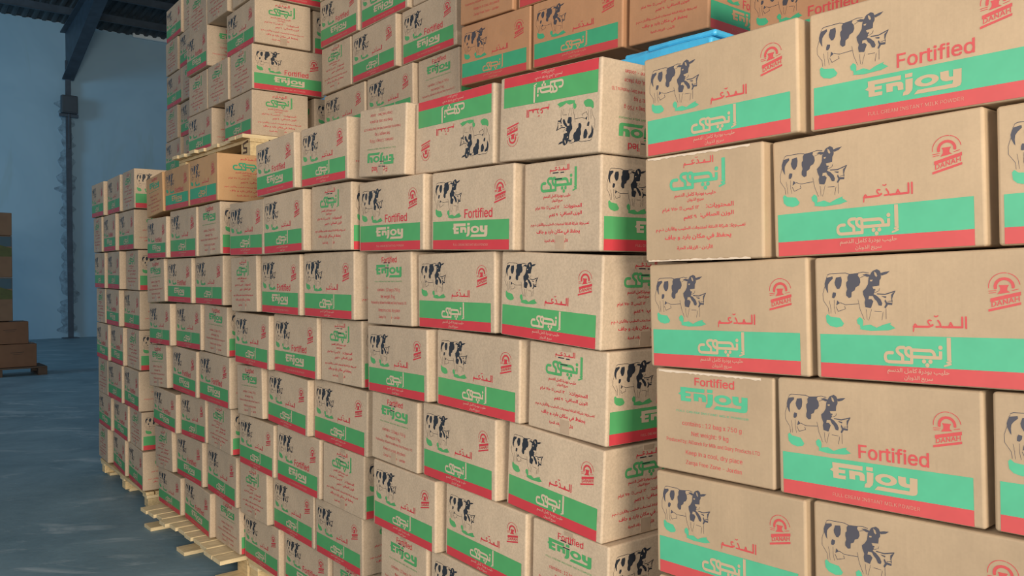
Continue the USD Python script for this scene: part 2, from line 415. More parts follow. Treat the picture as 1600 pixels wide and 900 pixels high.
def short_face(lang):
    W, H = CS, CH
    if lang == "A":
        lines = [("تعبئة: شركة الدانة لمنتجات الحليب والألبان ذ.م.م", .11, .86, .30, .052), ("المحتويات:", .55, .77, .485, .052), ("١٢ كيس × ٧٥٠ غرام", .17, .49, .478, .048), ("الوزن الصافي:", .50, .77, .405, .055), ("٩ كغم", .36, .47, .395, .05),
                 ("يحفظ في مكان بارد و جاف", .19, .75, .215, .062), ("الأردن - الزرقاء الحرة", .30, .60, .125, .048), ("حليب بودرة كامل الدسم", .28, .63, .60, .05), ("سريع الذوبان", .39, .53, .552, .042)]
        red = [fit(words(t, 1, True, bold=1), a * W, b * W, y * H, h * H) for t, a, b, y, h in lines]
        red.append(place(word_arabic(), .36 * W, .61 * W, .855 * H, .94 * H, (1390, 390)))
        return {"brand_lettering": ("green", [place(T_AR, .226 * W, .707 * W, .63 * H, .905 * H, (1330, 577))], 0), "red_lettering": ("red", red, 0)}
    lines = [("contains : 12 bag x 750 g", .25, .745, .482, .055), ("Net weight: 9 kg", .33, .64, .39, .055), ("Produced by: AlDaneh for Milk and Dairy Products LTD", .108, .885, .307, .045), ("Keep in a cool, dry place", .28, .75, .205, .055), ("Zarqa Free Zone - Jordan", .28, .745, .11, .05)]
    red = [fit(words(t, 1), a * W, b * W, y * H, h * H) for t, a, b, y, h in lines]
    red.append(fit(words("Fortified", 1, size=64, bold=1), .36 * W, .69 * W, .895 * H, .08 * H))
    return {"brand_lettering": ("green", [place(T_EN, .217 * W, .794 * W, .62 * H, .865 * H, (1415, 450)), fit(words("FULL CREAM INSTANT MILK POWDER", 1), .20 * W, .80 * W, .60 * H, .02 * H)], 0), "red_lettering": ("red", red, 0)}


def polys(g):
    if g.geom_type == "Polygon":
        return [g]
    return [p for p in getattr(g, "geoms", []) if p.geom_type == "Polygon"]


def flat(shapes):
    """Triangles of plane shapes; also which shape each vertex came from."""
    V, F, K, n = [], [], [], 0
    for k, g in enumerate(shapes):
        for p in polys(g):
            if p.area < 1e-9:
                continue
            v, f = trimesh.creation.triangulate_polygon(p, engine="earcut")
            a = v[f]
            area = np.cross(a[:, 1] - a[:, 0], a[:, 2] - a[:, 0])
            f = np.where((area < 0)[:, None], f[:, ::-1], f)
            V.append(v), F.append(f + n), K.append(np.full(len(v), k))
            n += len(v)
    return np.vstack(V), np.vstack(F), np.concatenate(K)


def date_code():
    W, H = CS, CH
    return [stroke([(a * W, y * H), (b * W, y * H)], 0.011 * H, "flat") for a, b, y in ((.40, .475, .855), (.50, .545, .852), (.43, .52, .785))]


FACES = {}
for side, fn in (("L", long_face), ("S", short_face)):
    for lang in "AE":
        FACES[side + lang] = {k: (m, *flat(g), lvl) for k, (m, g, lvl) in fn(lang).items()}
        if side == "S":
            FACES[side + lang]["date_code"] = ("ink", *flat(date_code()), 1)
CYCLE = ["LA", "SA", "LE", "SE"]                       # going round a carton to the right
WIDTH = {"L": CL, "S": CS}

# ------------------------------------------------------------------ carton kinds (abstract; every carton below references one)
stage.CreateClassPrim("/World/carton_kinds")
kinds = {}
_body = {}


def carton_kind(front, with_side, flip, tone):
    key = (front, with_side, flip, tone)
    if key in kinds:
        return kinds[key]
    path = f"/World/carton_kinds/kind_{len(kinds):02d}"
    UsdGeom.Xform.Define(stage, path)
    w, d = WIDTH[front[0]], WIDTH["S" if front[0] == "L" else "L"]
    if (w, d) not in _body:
        _body[(w, d)] = rbox(w - 0.003, d - 0.003, CH - 0.003, 0.0065, 12)
    usdkit.mesh(stage, path + "/body", _body[(w, d)], f"{LOOKS}/kraft_{tone}", smooth=40)
    faces = [(front, 0)]
    if with_side:
        i = CYCLE.index(front)
        faces.append((CYCLE[(i + (-1 if flip else 1)) % 4], 1))
    seen = {}
    for name, turn in faces:
        fw = WIDTH[name[0]]
        for part, (m, v, f, k, lvl) in FACES[name].items():
            if part == "date_code" and tone != "grey":
                continue
            p = v - [fw / 2, CH / 2]
            if flip:
                p = -p
            off = (d if turn == 0 else w) / 2 + 0.0004 - 0.0015 + 0.0004 * lvl
            q = np.stack([p[:, 0], np.full(len(p), -off), p[:, 1] + CH / 2 - 0.0015], -1)
            if turn:
                q = np.stack([-q[:, 1], q[:, 0], q[:, 2]], -1)
            part = part.split("_0")[0]
            c = seen.get(part, 0)
            seen[part] = c + 1
            mesh = usdkit.mesh(stage, f"{path}/{part}" + (f"_{c:03d}" if c else ""), (q, f), f"{LOOKS}/{m}_{tone}")
        if name[0] == "S":          # the tape that closes the flaps laps onto the ends
            rs_ = np.random.default_rng(len(kinds))
            if tone == "gold":
                for lo, hi, sgn in ((0.985, 1.0, -1), (0.012, 0.0, 1)):
                    if sgn > 0 and name == "SE":
                        continue
                    xs = np.linspace(-WIDTH["S"] * 0.46, WIDTH["S"] * 0.40, 40)
                    e = [(x, hi * CH + (-0.004 if sgn < 0 else 0.001)) for x in xs] + [(x, lo * CH + sgn * 0.0025 * rs_.random() * (1 if rs_.random() > 0.3 else 0) - (0.004 if sgn < 0 else -0.001)) for x in xs[::-1]]
                    v, f, _ = flat([Polygon(e).buffer(0)])
                    off = (d if turn == 0 else w) / 2 - 0.0006
                    q = np.stack([v[:, 0], np.full(len(v), -off), v[:, 1] - 0.0015], -1)
                    if turn:
                        q = np.stack([-q[:, 1], q[:, 0], q[:, 2]], -1)
                    c = seen.get("torn_flap_edge", 0)
                    seen["torn_flap_edge"] = c + 1
                    usdkit.mesh(stage, f"{path}/torn_flap_edge" + (f"_{c:03d}" if c else ""), (q, f), f"{LOOKS}/torn_paper")
            for a, b in ((0.0, 0.2), (0.90, 1.0)) if tone == "grey" else ():
                t = trimesh.creation.box([0.036, 0.0006, (b - a) * CH - 0.012])
                off = (d if turn == 0 else w) / 2 - 0.0012
                t.apply_translation([0, -off, (a + b) / 2 * CH])
                if turn:
                    t.apply_transform(trimesh.transformations.rotation_matrix(math.pi / 2, [0, 0, 1]))
                c = seen.get("tape", 0)
                seen["tape"] = c + 1
                usdkit.mesh(stage, f"{path}/tape" + (f"_{c:03d}" if c else ""), t, f"{LOOKS}/tape")
    kinds[key] = path
    return path


# ------------------------------------------------------------------ survey of the stacks
H, BL, BS = 0.26, 0.44113, 0.33957
CX, CY = 800, 450


class Stack:
    """A wall of cartons on one upright plane: distance d, direction yaw, level z of the top of row 0, slope, lean (all in survey units, degrees)."""

    def __init__(self, d, yaw, z, tilt=0.0, lean=0.0, marks=None, tone="grey", top=0, cl=0.026):
        th, self.t = math.radians(yaw), math.radians(tilt)
        self.d, self.z, self.lean, self.tone, self.top = d, z, lean, tone, top
        self.eu = np.array([math.cos(th), 0, -math.sin(th)])
        self.n = np.array([-math.sin(th), 0, -math.cos(th)])
        self.up = np.array([0, -1.0, 0])
        self.corr = {}
        for k, pts in (marks or {}).items():
            us, dz = [], []
            for x, y in pts:
                u, yy, zc = self.hit(x, k)
                us.append(u), dz.append((yy - y) * zc / FPX)
            o = np.argsort(us)
            self.corr[k] = (np.array(us)[o], np.clip(np.array(dz)[o], -cl, cl))

    def base(self, k):
        return -self.d * self.n + self.up * (self.z - k * H) - self.n * (self.lean * k * H)

    def hit(self, x, k):
        """Where the upright line of pixels x meets the plane on level k: (u, pixel y, depth)."""
        a, b = CAM @ self.base(k), CAM @ (self.eu * math.cos(self.t) + self.up * math.sin(self.t))
        X = (x - CX) / FPX
        u = (X * a[2] - a[0]) / (b[0] - X * b[2])
        p = a + u * b
        return u, CY + FPX * p[1] / p[2], p[2]

    def level(self, k, u):
        z = self.z - k * H + u * math.sin(self.t)
        if k in self.corr:
            z += float(np.interp(u, *self.corr[k]))
        elif self.corr and k > max(self.corr):
            m = max(self.corr)
            z += float(np.interp(u, *self.corr[m])) * 0.5
        return z

    def point(self, u, z, depth=0.0):
        return self.eu * u - self.n * (self.d + depth) + self.up * z


stacks = {}
A = stacks["A"] = Stack(1.675, 48.244, 0.581, 1.342, -0.006, tone="gold", marks={
    0: [(1001, 91), (1240, 25)], 1: [(1007, 246), (1255, 206), (1560, 160)], 2: [(1010, 409), (1207, 403), (1270, 399), (1545, 385)], 3: [(1015, 573), (1270, 590), (1600, 611)], 4: [(1021, 731), (1205, 768), (1212, 770), (1540, 829)]})
B = stacks["B"] = Stack(1.576, 50.521, 0.532, -1.646, 0.025, marks={
    0: [(566, 171), (641, 157), (762, 129), (778, 120), (945, 84.5)], 1: [(558, 278), (637, 273), (764, 257), (773, 254), (940, 239)], 2: [(558, 393), (661, 391), (673, 391), (797, 391), (811, 393), (938, 393)],
    3: [(570, 505.5), (649, 511), (769, 521), (777, 522), (938, 548)], 4: [(575.5, 610), (671, 628), (679, 631), (802, 660), (814, 665), (944, 700)], 5: [(578, 713), (651, 740), (661, 742), (769, 780), (785, 785), (941, 851)], 6: [(585, 817), (681, 862), (695, 866)]})
C = stacks["C"] = Stack(1.591, 49.29, 0.609, -0.022, 0.094, marks={
    0: [(399, 223), (458, 202), (539, 172)], 1: [(399, 309), (458, 297), (463, 294), (537, 280)], 2: [(355, 399), (409, 398), (473, 393), (484, 392), (544, 391)], 3: [(362, 486), (401, 487), (463, 492), (470, 493), (547, 499)],
    4: [(365, 564), (415, 576), (423, 578), (489, 592), (497, 593), (562, 605)], 5: [(369, 645), (410, 653), (475, 680), (481, 681), (563, 711)], 6: [(372, 719), (427, 744), (500, 778), (571, 811)], 7: [(380, 800), (423, 821), (487, 855), (572, 898)], 8: [(381, 867)]})
D = stacks["D"] = Stack(1.584, 50.028, 0.646, 0.292, 0.065, cl=0.016, marks={
    0: [(227, 278), (252, 266), (333, 236)], 1: [(227, 342), (252, 331), (331, 315)], 2: [(227, 404), (305, 401), (344, 397)], 3: [(232, 473), (260, 471), (299, 474), (348, 477)], 4: [(233, 535), (267, 540), (313, 547), (353, 557)],
    5: [(235, 602), (268, 607), (308, 621), (358, 638)], 6: [(240, 659), (277, 677), (321, 692), (366, 713)], 7: [(245, 730), (275, 739), (316, 760), (371, 793)], 8: [(247, 779), (284, 803), (332, 839)]})
E = stacks["E"] = Stack(1.442, 52.317, 0.700, -0.171, 0.026, cl=0.13, marks={
    0: [(144, 289), (213, 260)], 1: [(144, 341), (213, 325)], 2: [(146, 395), (213, 389)], 3: [(147.5, 449), (216, 454)], 4: [(148, 502), (217, 516)], 5: [(151, 557), (218, 580)], 6: [(151, 610), (218, 643)], 7: [(153, 660), (222, 705)], 8: [(155, 712), (226, 768)]})
Fs = stacks["F"] = Stack(1.903, 50.546, 1.561, -0.138, top=-1)
F2 = stacks["F2"] = Stack(2.075, 51.13, 2.1226, 0.212)
G = stacks["G"] = Stack(2.241, 49.53, 1.563, 0.577, top=-1)
Hs = stacks["H"] = Stack(2.331, 46.553, 1.0335, -0.668, tone="brown", top=-1, marks={0: [(716, 40), (829, 6.5)], 1: [(718, 134), (829, 109), (835, 107), (968, 76), (979, 73), (1109, 44)]})
K = stacks["K"] = Stack(2.20, 47.5, 0.875, 0.0, tone="brown")

ORD = ["top", "second", "third", "fourth", "fifth", "sixth", "seventh", "bottom"]
PHRASE = {"A": "the nearest front stack", "B": "the second-nearest front stack", "C": "the third-nearest front stack", "D": "the fourth-nearest front stack", "E": "the farthest front stack",
          "F": "the raised stack on the pallet", "G": "the raised stack behind third-nearest", "H": "the raised stack behind the blue film", "F2": "the raised stack against the wall", "K": "the raised stack behind the nearest"}
GROUP = {k: "milk powder cartons in " + v for k, v in PHRASE.items()}
FACE_WORDS = {"LA": "Arabic cow-face carton", "LE": "English cow-face carton", "SA": "Arabic text-end carton", "SE": "English text-end carton"}
rng = np.random.default_rng(7)

# stack -> rows of (face, left pixel, right pixel or None); a trailing ^ is upside down
ROWS = {
    "A": {0: [("LA", 1004, 1256), ("LE", 1258, None), ("SE", 1640, None)], 1: [("SA", 1008, 1202), ("LA", 1203, 1547), ("LA", 1556, None)], 2: [("LA", 1010, 1270), ("LA", 1273, None), ("SA", 1650, None)], 3: [("SE", 1020, 1212), ("LE", 1213, 1545), ("LE", 1550, None)],
          4: [("LA", 1022, 1267), ("LA", 1269, None), ("SE", 1650, None)], 5: [("SE", 1027, None), ("LE", 1228, None), ("LA", 1560, None)], 6: [("LA", 1030, None), ("LA", 1290, None), ("SA", 1660, None)], 7: [("SE", 1034, None), ("LE", 1238, None), ("LE", 1570, None)]},
    "B": {0: [("SE^", 562, 639), ("LA^", 641, 773), ("LA^", 776, 943)], 1: [("LE", 558, 668), ("LE", 671, 808), ("SA", 812, 941)], 2: [("SE", 570, 645), ("LA", 646, 775), ("LA", 776, 942)], 3: [("LA", 573, 675), ("LA", 677, 813), ("SA", 816, 946)],
          4: [("SE", 578, 654), ("LA", 657, 781), ("LA", 786, 943)], 5: [("LA", 583, 687), ("LA", 691, 824), ("SE", 827, 949)], 6: [("SE", 590, 666), ("LA", 668, None), ("LA", 806, None)], 7: [("LA", 594, None), ("LA", 702, None), ("SA", 838, None)]},
    "C": {0: [("LE", 399, 460), ("LA", 462, 539)], 1: [("LA", 354, 411), ("LA", 413, 479), ("SA", 482, 548)], 2: [("SA", 360, 402), ("LE", 403, 466), ("LA", 468, 554)], 3: [("LA", 364, 420), ("LE", 421, 495), ("SA", 496, 565)],
          4: [("SE", 369, 409), ("LA", 410, 478), ("LA", 479, 568)], 5: [("LA", 372, 430), ("LE", 432, 502), ("SA", 504, 571)], 6: [("SA", 375, 420), ("LA", 421, 490), ("LA", 492, 573)], 7: [("LA", 379, 438), ("LE", 440, 514), ("SE", 516, 578)]},
    "D": {0: [("SE", 227, 251), ("LE", 252, 290), ("LA", 290, 333)], 1: [("LE", 227, 261), ("LA", 261, 307), ("SE", 308, 345)], 2: [("SE", 228, 258), ("LE", 258, 299), ("LA", 299, 350)], 3: [("LA", 232, 268), ("LA", 269, 315), ("SE", 316, 355)],
          4: [("SE", 233, 266), ("LE", 267, 309), ("LE", 309, 361)], 5: [("LE", 237, 278), ("LA", 279, 321), ("SA", 321, 366)], 6: [("SA", 241, 273), ("LE", 273, 320), ("LA", 320, 371)], 7: [("LA", 245, 286), ("LE", 286, 333), ("SE", 334, 376)]},
    "E": {0: [("LA", 143, 164), ("LA", 165, 190), ("SA", 191, 213)], 1: [("SA", 146, 161), ("LE", 162, 184), ("LA", 185, 213)], 2: [("LA", 147, 166), ("LA", 167, 193), ("SA", 193, 216)], 3: [("SA", 148, 164), ("LE", 165, 189), ("LA", 189, 217)],
          4: [("LE", 149, 171), ("LE", 171, 194), ("SA", 195, 218)], 5: [("SA", 151, 168), ("LA", 168, 192), ("LE", 192, 219)], 6: [("LE", 152, 175), ("LE", 175, 200), ("SA", 200, 221)], 7: [("SA", 153, 172), ("LE", 172, 198), ("LA", 198, 225)]},
    "F": {-1: [("SA", 291, 322), ("SA", 323, 360), ("SA", 361, 398)], 0: [("LE", 291, 327), ("LA", 348, 397)], 1: [("SA", 291, 322), ("SA", 323, 356), ("SA", 358, 396)], 2: [("LA", 291, 331), ("LA", 348, 397)]},
    "G": {-1: [("SA", 497, None), ("LE", 548, None), ("LE", 627, None)], 0: [("LE", 499, 562), ("LE", 563, 641), ("SE", 643, 718)], 1: [("SA", 499, 548), ("LA", 549, 625), ("LE", 627, 717)], 2: [("LA", 500, 569), ("LA", 571, 648), ("SE", 650, 718)]},
    "H": {-1: [("SE", 716, 803), ("LE", 806, 938), ("LA", 942, None)], 0: [("LA", 716, 830), ("LA", 832, 978), ("SA", 980, 1112)]},
    "F2": {0: [("LA", 258, 278), ("SE", 279, None)], 1: [("SA", 258, 273), ("LE", 276, None)], 2: [("LA", 258, 278), ("SE", 279, None)], 3: [("SA", 258, 273), ("LE", 276, None)], 4: [("LA", 258, 278), ("SE", 279, None)]},
    "K": {0: [("LE", 1167, None)]},
}
GOLD_ROWS = {("D", 0)}
SIDE_GAP = {("F", 0, 0), ("F", 2, 0)}
ends = {}
for name, rows in ROWS.items():
    st = stacks[name]
    first = min(rows)
    lastrow = max(rows)
    for k, row in sorted(rows.items()):
        spans = []
        for i, (face, xl, xr) in enumerate(row):
            ft = face.rstrip("^")
            w = BL if ft[0] == "L" else BS
            ul = st.hit(xl, k + 0.5)[0]
            wu = (st.hit(xr, k + 0.5)[0] - ul) - 0.004 if xr else w
            wu = float(np.clip(wu, 0.95 * w, 1.07 * w))
            if spans:
                ul = max(ul, spans[-1][1] + 0.008)
            spans.append((ul, ul + wu, w))
        if name == "C":          # keep clear of the neighbouring stack
            lo, sc = spans[0][0], min(1.0, (-2.826 - spans[0][0]) / (spans[-1][1] - spans[0][0]))
            spans = [(lo + (a - lo) * sc, lo + (b - lo) * sc, w) for a, b, w in spans]
        if name == "B":
            a, b, w = spans[0]
            spans[0] = (max(a, -2.85), b, w)
        ends[(name, k)] = (spans[0][0], spans[-1][1])
        for i, (face, xl, xr) in enumerate(row):
            flip, ft = face.endswith("^"), face.rstrip("^")
            ul, ur, w = spans[i]
            wu = ur - ul
            zl, zr = st.level(k + 1, ul + 0.02), st.level(k + 1, ur - 0.02)
            tl, tr = st.level(k, ul + 0.02), st.level(k, ur - 0.02)
            h = min((tl + tr - zl - zr) / 2 - 0.002, tl - zl + 0.001, tr - zr + 0.001)
            roll = math.atan2(zr - zl, wu - 0.04)
            yaw = math.radians((2.0 if ft[0] == "L" else 1.6) + float(np.clip(rng.normal(0, 0.5), -1, 1)))
            yaw = math.radians(0.7) if (name, k) == ("D", 0) else max(yaw, math.radians(0.4))
            out = rng.normal(0, 0.006)
            um = (ul + ur) / 2
            depth = BS if ft[0] == "L" else BL
            p = st.point(um, (zl + zr) / 2, st.lean * (k + 0.5) * H - out)
            ax = st.eu * math.cos(yaw) + st.n * math.sin(yaw)
            ay = -(st.n * math.cos(yaw) - st.eu * math.sin(yaw))
            X, Yd, Z = wdir(ax), wdir(ay), np.array([0, 0, 1.0])
            X2, Z2 = X * math.cos(roll) + Z * math.sin(roll), Z * math.cos(roll) - X * math.sin(roll)
            ds = 0.7 if (name, k, i) == ("E", 0, 2) else 1.0
            o = world(p) + Yd * (depth * S / 2 * ds)
            tone = "amber" if (name, k) in GOLD_ROWS else st.tone
            last = i == len(row) - 1 or (name, k, i) in SIDE_GAP
            src = carton_kind(ft, last, flip, tone)
            c = xform("carton", mat4(X2 * wu / w, Yd * ds, Z2 * h / H, o))
            c.GetPrim().GetReferences().AddInternalReference(src)
            c.GetPrim().SetInstanceable(True)
            r = k - first
            n = len(row)
            rowname = ORD[min(r, 7)]
            where = {3: ["left", "middle", "right"], 2: ["left", "right"], 1: ["only one"]}[n][i] if name != "F2" else ["left", "right"][i]
            label = f"{'upside-down ' if flip else ''}{FACE_WORDS[ft]}, {where} in {rowname} row of {PHRASE[name]}"
            tag(c, label, "carton", GROUP[name])


# two cartons deeper in the raised stack whose sides show past the end of its front ones
for k, rowname in ((0, "second"), (2, "bottom")):
    um, zb_ = ends[("F", k)][1] - (0.03 if k == 0 else 0.008) - BS / 2, Fs.level(k + 1, ends[("F", k)][1])
    o = world(Fs.point(um, zb_ + 0.001, BS + 0.035)) + wdir(-Fs.n) * (BL * S / 2)
    c = xform("carton", mat4(wdir(Fs.eu), wdir(-Fs.n), [0, 0, 0.99], o))
    c.GetPrim().GetReferences().AddInternalReference(carton_kind("SE", True, False, "grey"))
    c.GetPrim().SetInstanceable(True)
    tag(c, f"deeper carton past the right end of the {rowname} row, raised stack on the pallet", "carton", GROUP["F"])

# ------------------------------------------------------------------ pallets
def pallet(st, u0, u1, front, back, zbot, ztop, boards, label, stamp=False, overhang=0.0):
    """A wooden pallet in the frame of a stack; u, depth in survey units, z in survey levels. boards: 'across' shows board ends on the aisle side."""
    W, Dp, Ht = (u1 - u0) * S, (back - front) * S, (ztop - zbot) * S
    o = world(st.point(u0, zbot, front))
    root = xform("wooden_pallet", mat4(wdir(st.eu), wdir(-st.n), [0, 0, 1], o))
    tag(root, label, "pallet", "wooden pallets under the carton stacks")
    P = str(root.GetPath())
    tb, bb = 0.02, 0.02
    rs = np.random.default_rng(len(label))
    if boards == "across":
        n = 11
        pitch = W / n
        for i in range(n):
            wd = pitch * rs.uniform(0.80, 0.93)
            e = rs.uniform(-0.012, 0.02) + overhang
            put("deck_board", pbox(wd, Dp + e, tb, (i * pitch, -e, Ht - tb)), "pine_cross", P)
        for dy in (0.0, Dp / 2 - 0.05, Dp - 0.1):
            put("stringer_board", pbox(W, 0.1, 0.018, (0, dy, Ht - tb - 0.019)), "pine", P)
        tb += 0.019
    else:
        n = 7
        pitch = Dp / n
        for i in range(n):
            put("deck_board", pbox(W, pitch * rs.uniform(0.8, 0.9), tb, (0, i * pitch, Ht - tb)), "pine", P)
        for dx in (0.0, W / 2 - 0.05, W - 0.1):
            put("stringer_board", pbox(0.1, Dp, 0.02, (dx, 0.005, Ht - tb - 0.021)), "pine_cross", P)
        tb += 0.021
    bh = Ht - tb - bb - 0.001
    k = 0
    for bx in (0.0, W / 2 - 0.06, W - 0.12):
        for by in (0.0, Dp / 2 - 0.05, Dp - 0.1):
            if boards != "across":
                by = min(max(by, 0.012), Dp - 0.15)
            bw = 0.12 if boards == "across" else 0.085
            b = put("block", pbox(bw, 0.1, bh, (bx if bx == 0 else bx + 0.12 - bw, by, bb)), "pine", P)
            if stamp and by == 0.0 and bx > W / 2:
                g = fit(words("IPPC", 1, bold=1), 0.02, 0.1, 0.06)
                v, f, _ = flat([stroke([(.03, .03), (.075, .03), (.075, .05), (.035, .055), (.03, .075), (.09, .085)], .011)])
                q = np.stack([v[:, 0] + bx, np.full(len(v), by - 0.0006), v[:, 1] + bb], -1)
                put("stamp", (q, f), "stamp_ink", str(b.GetPath()))
        if boards != "across":
            put("bottom_board", pbox(0.1, Dp - 0.06, bb, (bx + 0.01, 0.04, 0)), "pine_cross", P)
            continue
        put("bottom_board", pbox(0.12, Dp + (0.11 if boards == "across" and overhang > 0.05 else 0), bb, (bx, -(0.11 if boards == "across" and overhang > 0.05 else 0), 0)), "pine_cross", P)


FL = -EYE / S


def under(name):
    ks = max(k for k in ROWS[name])
    us = [ends[(name, k)] for k in ROWS[name] if k >= ks - 1]
    return min(u[0] for u in us), max(u[1] for u in us), ks + 1


def floor_pallet(name, boards, label, overhang=0.0):
    st = stacks[name]
    u0, u1, k = under(name)
    zt = min(st.level(k, u0 + 0.03), st.level(k, u1 - 0.03))
    lean = st.lean * k * H
    pallet(st, u0 + 0.01, u1 - 0.01, lean + 0.03 - (0.0 if overhang else 0.02), lean + 0.45, FL, zt - 0.012, boards, label, overhang=overhang)


floor_pallet("D", "across", "pine pallet with board ends jutting out under the fourth-nearest front stack", 0.11)
floor_pallet("E", "along", "pine pallet with blocks showing under the farthest front stack")
floor_pallet("C", "along", "pine pallet with a block showing under the third-nearest front stack")
floor_pallet("B", "along", "pine pallet below the second-nearest front stack")
floor_pallet("A", "along", "pine pallet below the nearest front stack")
u0, u1, k = under("F")
zt = Fs.level(k, u0) - 0.004
pallet(Fs, u0 - 0.06, u1 + 0.02, -0.03, 0.95, zt - 0.152, zt, "across", "raised pine pallet with ragged board ends on top of the fourth-nearest stack", stamp=True, overhang=0.02)

# ------------------------------------------------------------------ blue film on top of the load behind, between two stacks
fl = Stack(2.03, 49.5, 0.0)


def at(st, x, y, depth=0.0):
    """survey (u, z) where the pixel's ray meets the stack's plane"""
    d = np.array([(x - CX) / FPX, (y - CY) / FPX, 1.0]) @ CAM
    t = (st.d + depth) / -(d @ st.n)
    p = d * t
    return p @ st.eu, -p[1]


ua, za = at(fl, 936, 98)
ub, zb = at(fl, 1112, 41)
film = xform("blue_film_bundle", mat4(wdir(fl.eu), wdir(-fl.n), [0, 0, 1], world(fl.point(ua, zb - 0.152, 0))))
tag(film, "folded bright blue plastic film between the two nearest front stacks' tops", "plastic film")
Wf = (ub - ua) * S


def soft_slab(w, d, h, seed, amp=0.008):
    m = rbox(w, d, h, 0.01, 8)
    m = m.subdivide_to_size(0.05)
    v = m.vertices
    rs = np.random.default_rng(seed)
    ph = rs.uniform(0, 6, 6)
    v[:, 2] += amp * np.sin(v[:, 0] * 17 + ph[0]) * np.sin(v[:, 1] * 9 + ph[1]) * (v[:, 2] > h * 0.4)
    v[:, 1] += amp * 0.9 * np.sin(v[:, 0] * 31 + ph[2]) * np.sin(v[:, 2] * 60 + ph[3])
    m.vertices = v
    return m


m = soft_slab(Wf, 0.5, 0.116, 1, 0.005)
m.apply_translation([Wf / 2, 0.25, 0])
put("lower_fold", m, "blue_film", str(film.GetPath()), smooth=50)
m = soft_slab(Wf * 0.58, 0.5, 0.018, 2, 0.003)
m.apply_translation([Wf * 0.70, 0.27, 0.121])
put("upper_fold", m, "blue_film", str(film.GetPath()), smooth=50)
m = soft_slab(Wf * 0.22, 0.4, 0.02, 3, 0.005)
m.apply_translation([Wf * 0.24, 0.25, 0.121])
put("crumpled_corner", m, "blue_film", str(film.GetPath()), smooth=50)

# ------------------------------------------------------------------ film-wrapped loads of the second row, which carry the raised stacks
def load(st, u0, u1, zt, d0, label, d1=None):
    W, Dp, Ht = (u1 - u0) * S, ((d1 or d0 + 0.95) - d0) * S, (zt - FL) * S
    root = xform("pallet_load", mat4(wdir(st.eu), wdir(-st.n), [0, 0, 1], world(st.point(u0, FL, d0))))
    tag(root, label, "pallet load", "film-wrapped pallet loads in the second row")
    P = str(root.GetPath())
    for by in (0.0, Dp / 2 - 0.05, Dp - 0.1):
        put("runner", pbox(W, 0.1, 0.12, (0, by, 0)), "pine", P)
    n, h = 8, (Ht - 0.12) / 8
    for i in range(n):
        m = rbox(W, Dp, h - 0.003, 0.01, 8)
        m.apply_translation([W / 2, Dp / 2, 0.121 + i * h])
        put("carton_layer", m, "kraft_grey", P, 40)


uh = ends[("H", 0)]
load(Hs, uh[0], uh[1], zb - 0.158, 0.02, "wrapped load of the second row under the blue film")
uk = ends[("K", 0)]
load(K, uk[0], uk[0] + 1.15, K.level(1, uk[0] + 0.2) - 0.006, 0.0, "wrapped load of the second row behind the nearest front stack")
ug = ends[("G", 2)]
load(G, ug[0], ug[1], G.level(3, ug[0]) - 0.006, 0.12, "wrapped load of the second row behind the third-nearest front stack")
uf = ends[("F", 2)]
load(Fs, uf[0], uf[1], Fs.level(3, uf[0]) - 0.170, 0.30, "wrapped load of the second row behind the fourth-nearest front stack")
load(F2, -7.1, -6.05, F2.level(5, -6.9) - 0.006, 0.05, "wrapped load of the second row behind the farthest front stack")

# ------------------------------------------------------------------ the far hall
wd_, wn_ = np.array([0.7694, 0.6388, 0.0]), np.array([0.6388, -0.7694, 0.0])     # along the end wall, and out of it towards the aisle
P0 = np.array([-10.32, 19.6, 0.0])
WH = 7.24


def wallbox(a0, a1, n0, n1, z0, z1, ch=0.004):
    m = rbox(a1 - a0, n1 - n0, z1 - z0, ch, 4, False)
    m.apply_translation([(a0 + a1) / 2, (n0 + n1) / 2, (z0 + z1) / 2])
    T = np.eye(4)
    T[:3, 0], T[:3, 1], T[:3, 3] = wd_, wn_, P0
    m.apply_transform(T)
    if np.linalg.det(T[:3, :3]) < 0:
        m.invert()
    return m


floor = put("floor", trimesh.creation.box([60, 60, 0.2], transform=trimesh.transformations.translation_matrix([-2, 12, -0.1])), "concrete")
tag(floor, "blue-grey scuffed concrete warehouse floor", "floor", kind="structure")
wall = put("wall_back", wallbox(-14, 14, -0.25, 0, 0, WH + 0.05), "plaster")
tag(wall, "pale blue plastered end wall of the warehouse", "wall", kind="structure")
wr = rbox(34, 0.25, 7.2, 0.004, 4, False)
wr.apply_transform(np.array([[0.6388, 0.7694, 0, 4.9], [-0.7694, 0.6388, 0, 4.08], [0, 0, 1, 3.6], [0, 0, 0, 1.0]]))
tag(put("wall_right", wr, "plaster"), "plastered long wall behind the rows of stacks", "wall", kind="structure")
col = xform("steel_column", mat4(wd_, wn_, [0, 0, 1], P0))
tag(col, "dark steel column against the plastered end wall", "column", kind="structure")
cp_ = str(col.GetPath())


def lb(a0, a1, n0, n1, z0, z1, ch=0.003):
    m = rbox(a1 - a0, n1 - n0, z1 - z0, ch, 4, False)
    m.apply_translation([(a0 + a1) / 2, (n0 + n1) / 2, (z0 + z1) / 2])
    return m


